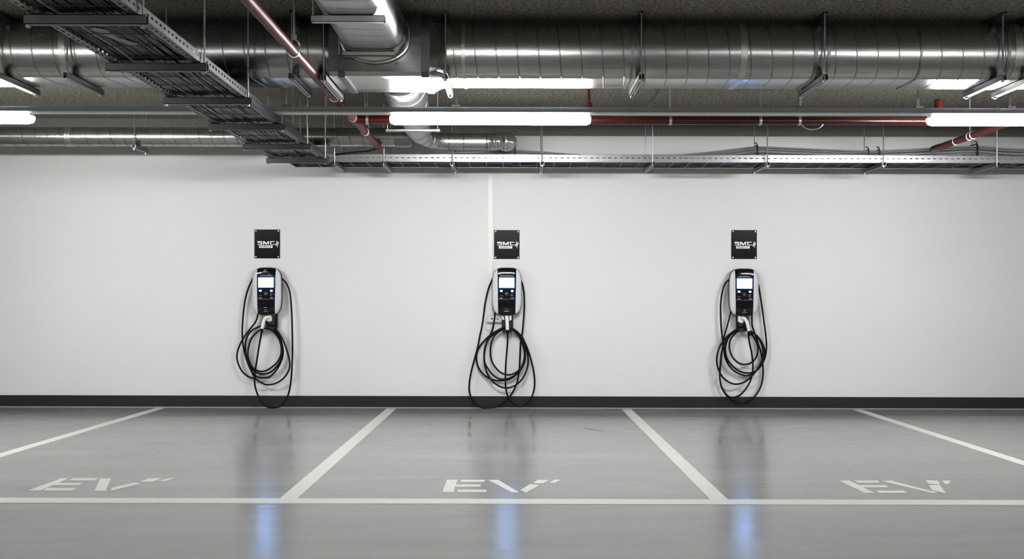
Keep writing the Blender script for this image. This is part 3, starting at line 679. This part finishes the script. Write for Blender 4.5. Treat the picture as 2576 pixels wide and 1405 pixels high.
# ------------------------------------------------------------------ chargers
AX, BZ, NP = .156, .2515, 3.9
def outl(s, n=72, ax=AX, bz=BZ):
    out = []
    for k in range(n):
        a = 2 * math.pi * k / n; ca, sa = math.cos(a), math.sin(a)
        out.append((s * ax * math.copysign(abs(ca) ** (2 / NP), ca), s * bz * math.copysign(abs(sa) ** (2 / NP), sa)))
    return out
def rho(x, z): return (abs(x / AX) ** NP + abs(z / BZ) ** NP) ** (1 / NP)
def depth(r): return .100 + .032 * math.sqrt(max(0, 1 - min(1, r) ** 5))
def charger(px, py, lab, cables, plug, marks):
    c = W(px, py, YW - .12); cx, cz = c.x, c.z
    t = thing('ev_charger', lab, 'charger', (cx, YW, cz - BZ), 'wall chargers with coiled leads')
    mb = MB(); mb.loops([[(cx + p[0], YW - d, cz + p[1]) for p in outl(s)] for s, d in ((.90, .0), (.93, .01), (1.012, .045), (1.018, .085), (1.012, .097), (.99, .100))]); mb.build('back_housing', M['shell_edge'], t)
    mb = MB(); rs = [1.0, .995, .985, .96, .92, .86, .78, .65, .5, .3, .08]
    mb.loops([[(cx + p[0], YW - .092, cz + p[1]) for p in outl(1.0)]] + [[(cx + p[0], YW - depth(r), cz + p[1]) for p in outl(r)] for r in rs]); mb.build('front_cover', M['shell'], t)
    # black centre panel follows the cover
    wx = lambda v: .0955 + .004 * v      # wider at the top
    mb = MB(); G = []; nx, nz = 16, 44
    for i in range(nx + 1):
        u = -1 + 2 * i / nx; row = []
        for j in range(nz + 1):
            v = -1 + 2 * j / nz; x = u * wx(v)
            zm = BZ * .992 * (1 - abs(x / AX) ** NP) ** (1 / NP); z = v * zm
            row.append((cx + x, YW - depth(rho(x, z)) - .0022, cz + z))
        G.append(row)
    mb.loops(G, False, False, True)
    mb.loops([[G[0][j] for j in range(nz + 1)], [(p[0], p[1] + .006, p[2]) for p in G[0]]], False, False, True)
    mb.loops([[G[-1][j] for j in range(nz + 1)], [(p[0], p[1] + .006, p[2]) for p in G[-1]]], False, False, True)
    mb.build('front_panel', M['panel'], t)
    q = 1 / 7.8 / 233.5                      # zoomed-photo unit in metres
    L = lambda x, y: ((x - 303) * q, (514 - y) * q)
    def patch(nm, x0, y0, x1, y1, off, mat, par=t, rad=.002):
        (a, z1), (b, z0) = L(x0, y0), L(x1, y1); mb = MB()
        yy = YW - depth(rho(max(abs(a), abs(b)) * .5, max(abs(z0), abs(z1)))) - off
        yy = YW - max(depth(rho(x, z)) for x in (a, b, (a + b) / 2) for z in (z0, z1, (z0 + z1) / 2)) - off
        S = dedupe(rrect(cx + a, cx + b, cz + z0, cz + z1, min(rad, (b - a) * .4, (z1 - z0) * .4), 3))
        mb.loops([[(s_[0], yy + .004, s_[1]) for s_ in S], [(s_[0], yy, s_[1]) for s_ in S]])
        return mb.build(nm, mat, par)
    bz = patch('screen_glow_bezel', 135, 222, 470, 468, .0024, M['glow_bezel'], rad=.006)  # border that carries the painted screen halo
    patch('screen', 155, 250, 447, 440, .0036, M['screen'], bz, .0015)
    patch('button', 168, 487, 221, 522, .0036, M['button'])
    patch('button', 383, 487, 433, 524, .0036, M['button'])
    # printed marks: ring symbol, rule and tiny illegible rows
    mb = MB(); x0, z0 = L(297, 557); yy = YW - .1345
    for a in range(20):
        a0, a1 = 2 * math.pi * a / 20, 2 * math.pi * (a + .8) / 20
        mb.poly([(x0 + r * math.cos(b), z0 + r * math.sin(b)) for r, b in ((.0165, a0), (.0185, a0), (.0185, a1), (.0165, a1))], (cx, yy, cz), ((1, 0, 0), (0, 0, 1), (0, -1, 0)), .0004)
    mb.poly([(x0 - .008, z0 - .005), (x0 + .009, z0 - .005), (x0 + .006, z0 + .005), (x0 - .005, z0 + .004)], (cx, yy, cz), ((1, 0, 0), (0, 0, 1), (0, -1, 0)), .0004)
    mb.build('ring_symbol', M['mark'], t)
    mb = MB(); a = L(140, 668); b = L(455, 664); mb.box(cx + a[0], cx + b[0], yy - .0004, yy, cz + a[1], cz + b[1]); mb.build('divider_line', M['mark'], t)
    mb = MB()
    rows = [(175, 600, 220), (160, 640, 228), (160, 652, 228), (385, 562, 432), (372, 590, 422), (385, 628, 430), (385, 648, 455)] + marks
    for x0, y0, x1 in rows:
        x = x0
        while x < x1:
            wd = R.uniform(4, 9); hgt = R.uniform(6, 11); a = L(x, y0 + hgt / 2); b = L(min(x + wd, x1), y0 - hgt / 2)
            yv = YW - max(depth(rho(a[0], a[1])), depth(rho(b[0], b[1])), depth(rho(0, b[1]))) - .0026
            mb.box(cx + a[0], cx + b[0], yv - .0004, yv, cz + a[1], cz + b[1]); x += wd + 2.2
    mb.build('printed_lettering', M['mark'], t)
    # holster bracket below
    hx, hz = plug['hx'] - px, 0
    hc = W(plug['hx'], plug['hy'], YW - .05)
    mb = MB(); w2 = .0155 * 3.6
    top = cz - BZ + .02; bot = hc.z - .045
    mb.box(hc.x - w2, hc.x + w2 + .012, YW - .045, YW, bot + .02, top)
    mb.box(hc.x - w2 * .8, hc.x + w2 * .9, YW - .095, YW - .045, bot + .055, top - .01)
    mb.box(hc.x - w2 * .8, hc.x + w2, YW - .11, YW, bot, bot + .018)
    mb.box(hc.x - w2 * .8, hc.x + w2, YW - .115, YW - .105, bot, bot + .032)
    hol = mb.build('holster', M['holster'], t)
    for pl in plug['white']:
        pts = [W(a, b, YW - .105) for a, b in pl]
        mb = MB(); ctr = sum(pts, Vector()) / len(pts)
        mb.loops([[p + Vector((0, .03, 0)) for p in pts], [p for p in pts], [ctr + (p - ctr) * .9 + Vector((0, -.006, 0)) for p in pts]], smooth=False); mb.build('socket', M['plug'], hol)
    # handle
    hp = [W(a, b, YW - yy) for a, b, yy in plug['handle']]
    path = smooth_path(hp, 5); mb = MB(); Ls = []
    for k, p in enumerate(path):
        a = path[max(0, k - 1)]; b = path[min(len(path) - 1, k + 1)]; d = (b - a).normalized()
        s = Vector((d.z, 0, -d.x)); s = s.normalized() if s.length > .1 else Vector((1, 0, 0))
        n = d.cross(s).normalized(); wd = plug['w'] * (1.06 if k < 6 else .96)
        if k == 0: wd *= .55
        if k == 1: wd *= .9
        Ls.append([p + s * (wd * math.copysign(abs(math.cos(q_)) ** .6, math.cos(q_))) + n * (.020 * math.copysign(abs(math.sin(q_)) ** .6, math.sin(q_))) for q_ in [2 * math.pi * j / 20 for j in range(20)]])
    mb.loops(Ls); cn = mb.build('connector', M['plug'], t, 'white charging connector')
    e = path[-1]; d = (path[-1] - path[-2]).normalized()
    mb = MB(); mb.tube([e - d * .002, e + d * .002, e + d * .012, e + d * .03, e + d * .045, e + d * .05], [.015, .0175, .0175, .0135, .012, .0105], 16); mb.build('strain_relief', M['rubber'], cn)
    # lead
    mb = MB()
    for k, (pts, y0, y1) in enumerate(cables):
        P3 = []
        for i, (a, b) in enumerate(pts):
            f = i / (len(pts) - 1); P3.append(W(a, b, YW - (y0 + (y1 - y0) * f)))
        for p in P3: p.z = max(p.z, .0105)
        mb.tube(smooth_path(P3, 6), .0094, 12)
    mb.build('charging_lead', M['rubber'], t)
C1 = [
 ([(700,690),(708,698.8),(721,713.6),(729.3,735.8),(733,772.8),(734.9,819),(735.8,872.5),(734.9,909.5),(732,955.8),(724.7,992.8),(708,1018.7),(687,1027),(665.5,1018.7),(648.8,992.8),(640.9,965),(641.4,937.3),(647,900.3),(652,868),(657,841),(660,828)], .06, .150),
 ([(642,690),(633,706),(621,735.8),(613.7,772.8),(610,819),(609.6,844.8),(611.8,868.8),(619,900),(630,928),(643,944.7),(658,950),(678,946.5),(697,928),(710,900),(711.7,876),(704,848.5),(689.5,828),(676,822)], .055, .075),
 ([(650,778),(648.8,787.6),(647,798.5),(641,812),(630,826),(610,854),(598,881.8),(597,905.8),(608,931.7),(624.8,946.5),(641.4,951)], .05, .095),
 ([(622,905),(630,928),(643,951),(660,963),(674.7,967),(697,962),(717,946.5),(728.4,924),(726.5,898),(715.4,863),(700.6,835.5),(687.7,823),(672,820)], .095, .10),
 ([(668,826),(656,828),(634,848.5),(624.8,876),(624.8,900),(637.7,926),(660,933.6),(682,924),(700.6,905.8),(708,881.8),(702.5,854),(685.8,831.8),(672,826)], .078, .115),
 ([(666,820),(654,820.7),(632,831.8),(619,854),(617.4,876),(623,909.5),(640,933),(663.6,940),(685.8,931.7),(705,908),(711,883.6),(706,855),(690,830),(674,821)], .10, .052)]
charger(670, 732, 'grey and black wall charger on the left, its white connector tilted down to the left', C1,
  dict(hx=681, hy=818, w=.017, white=[[(670,795),(676,792.5),(682,793),(684,797),(684,806),(680,809),(672,808),(668,804)]],
       handle=[(676,797,.112),(668,799,.128),(664.5,806,.140),(661.5,816,.148),(659.5,826,.150)]),
  [(258, 100, 305), (235, 128, 300), (250, 138, 345), (265, 112, 300), (340, 182, 390), (258, 830, 325), (268, 872, 310), (250, 906, 340)])
C2 = [
 ([(1243,695),(1236.8,706),(1228.5,726.5),(1221,759.9),(1217,789),(1212.7,819),(1207,845),(1202.6,868.8),(1195,898),(1186,931.7),(1180.7,965),(1182,989),(1191.5,1009.5),(1208,1023),(1228.5,1027),(1250.7,1022),(1271,1008),(1287.7,989),(1300.6,961),(1306,931.7),(1308,900),(1309.5,862),(1313,842),(1316,815),(1318.8,772.8),(1318,735.8),(1312.7,710),(1304,698)], .075, .055),
 ([(1274,822),(1290,826),(1310,843),(1322.8,866),(1334,898),(1342,931.7),(1345,965),(1339.5,992.8),(1324.7,1015),(1308,1021.5),(1293,1015),(1280,1000),(1272.9,979.9),(1271.4,946.5),(1272.9,909.5),(1276.6,863),(1277,836),(1276.5,830)], .08, .150),
 ([(1246,782),(1245,791),(1242,813),(1236.8,833.7),(1224.8,857.7),(1219,883.6),(1219,909.5),(1228.5,928),(1243,944.7),(1260,953),(1280,951),(1302.5,937.3),(1317,909.5),(1319,883.6),(1310,854),(1293,831.8),(1276,824)], .04, .10),
 ([(1274,824),(1261.8,828),(1243,844.8),(1235,867),(1234,891),(1239.6,913),(1256,933.6),(1274.7,942),(1295,938),(1313.6,920.6),(1321,891),(1315.4,859.6),(1295,832),(1278,826)], .10, .115),
 ([(1276,820),(1263.6,824.4),(1237.7,839),(1213.7,861.4),(1200.7,883.6),(1198.9,905.8),(1206,928),(1223,946.5),(1245,955.8),(1271,955.5),(1293,946.5),(1312,926),(1321,900),(1317,868.8),(1298,833),(1280,822)], .05, .055),
 ([(1276,822),(1260,827),(1234,846.6),(1221,868.8),(1218,894.7),(1221,924),(1232,950),(1252.5,968.8),(1274.7,975),(1297,968),(1315.4,950),(1326.5,924),(1328.4,900),(1322.8,872.5),(1308,843),(1294,829),(1280,823)], .12, .075)]
charger(1275, 732.5, 'grey and black wall charger in the middle, its white connector hanging straight down', C2,
  dict(hx=1275, hy=825, w=.0195, white=[[(1262,793),(1268,796),(1269,804),(1263,804)], [(1281,794),(1287,793),(1287,804),(1281,807)]],
       handle=[(1275,797,.115),(1275,799,.135),(1275.5,805,.145),(1276,815,.148),(1276.5,829,.150)]),
  [(262, 148, 350), (150, 185, 175), (272, 862, 320), (255, 905, 348), (255, 898, 348)])
C3 = [
 ([(1842,695),(1834,702.5),(1823,715.4),(1815.5,741),(1812.7,772.8),(1814,819),(1817.4,850),(1820,868),(1824.8,900),(1839.6,926),(1863.6,941),(1885.8,942.8),(1908,926),(1921,902),(1922.8,876),(1908,848),(1887.7,833.7),(1870,830)], .065, .075),
 ([(1839,778),(1837.7,787),(1830,817),(1821,848.5),(1816.4,881.8),(1812.7,918.8),(1810.9,950),(1815.5,974),(1828.5,994.7),(1845,1006.7),(1865.5,1012),(1887.7,1005.8),(1906,987),(1917,961),(1919.5,928),(1915.4,891),(1906,859.6),(1897,833.7),(1892,817),(1891.4,791),(1891,780)], .055, .050),
 ([(1908,715),(1910.8,732),(1917,772.8),(1922,810),(1926.5,845),(1928,875),(1923,903),(1908,927),(1889.5,937),(1867,935.4),(1845,922.5),(1828.5,900),(1824.8,872.5),(1834,846.6),(1852.5,831.8),(1870,827)], .05, .10),
 ([(1868,828),(1852.5,835.5),(1837.7,854),(1835,876),(1843,898),(1858,912),(1874.7,916),(1893,909.5),(1905,891),(1906,868.8),(1897,848.5),(1884,834),(1868,828)], .075, .08),
 ([(1882,837),(1885.8,863),(1891.4,891),(1894,924),(1889.5,952),(1878.4,974),(1861.8,992.8),(1843,999),(1828.5,992.8),(1815,972),(1810.5,945),(1812,915),(1816,882),(1826,856),(1840,838),(1856,829)], .150, .095),
 ([(1862,826),(1849,830),(1828.5,846.6),(1811.8,868.8),(1803.5,894.7),(1805,920.6),(1815.5,944.7),(1832,959.5),(1850.7,965.6),(1871,961),(1889.5,947),(1907,925),(1919,898),(1917,869),(1902,843),(1886,831),(1870,826)], .11, .115)]
charger(1872.5, 734.5, 'grey and black wall charger on the right, its white connector tilted down to the right', C3,
  dict(hx=1866, hy=822, w=.017, white=[[(1857,794),(1864,796),(1870,798),(1871,811),(1865,813),(1857,809)]],
       handle=[(1866,799,.112),(1873,801,.128),(1878,809,.140),(1881,819,.148),(1884,832,.150)]),
  [(255, 158, 350), (285, 852, 330), (285, 880, 330), (262, 908, 345)])

# ------------------------------------------------------------------ camera and view
cam = D.cameras.new('camera'); co = D.objects.new('camera', cam); COL.objects.link(co)
co.location = (0, 0, EYE); co.rotation_euler = (math.pi / 2, -TH, 0)
cam.sensor_width = 36; cam.lens = 36 * F / 2576; cam.shift_x = -(CX - 1288) / 2576; cam.shift_y = (CY - 702.5) / 2576
cam.clip_start = .05; cam.clip_end = 100
sc = bpy.context.scene; sc.camera = co
w = D.worlds.new('world'); sc.world = w; w.use_nodes = True
w.node_tree.nodes['Background'].inputs[0].default_value = (.5, .5, .5, 1); w.node_tree.nodes['Background'].inputs[1].default_value = .05
sc.view_settings.view_transform = 'Standard'; sc.view_settings.look = 'None'; sc.view_settings.exposure = .30; sc.view_settings.gamma = .88
sc.cycles.use_denoising = True; sc.cycles.caustics_reflective = False; sc.cycles.caustics_refractive = False; sc.cycles.max_bounces = 6; sc.cycles.diffuse_bounces = 4; sc.cycles.glossy_bounces = 3; sc.cycles.use_adaptive_sampling = True; sc.cycles.adaptive_threshold = .04; sc.cycles.use_light_tree = False; sc.cycles.adaptive_min_samples = 40; sc.cycles.sample_clamp_indirect = 6
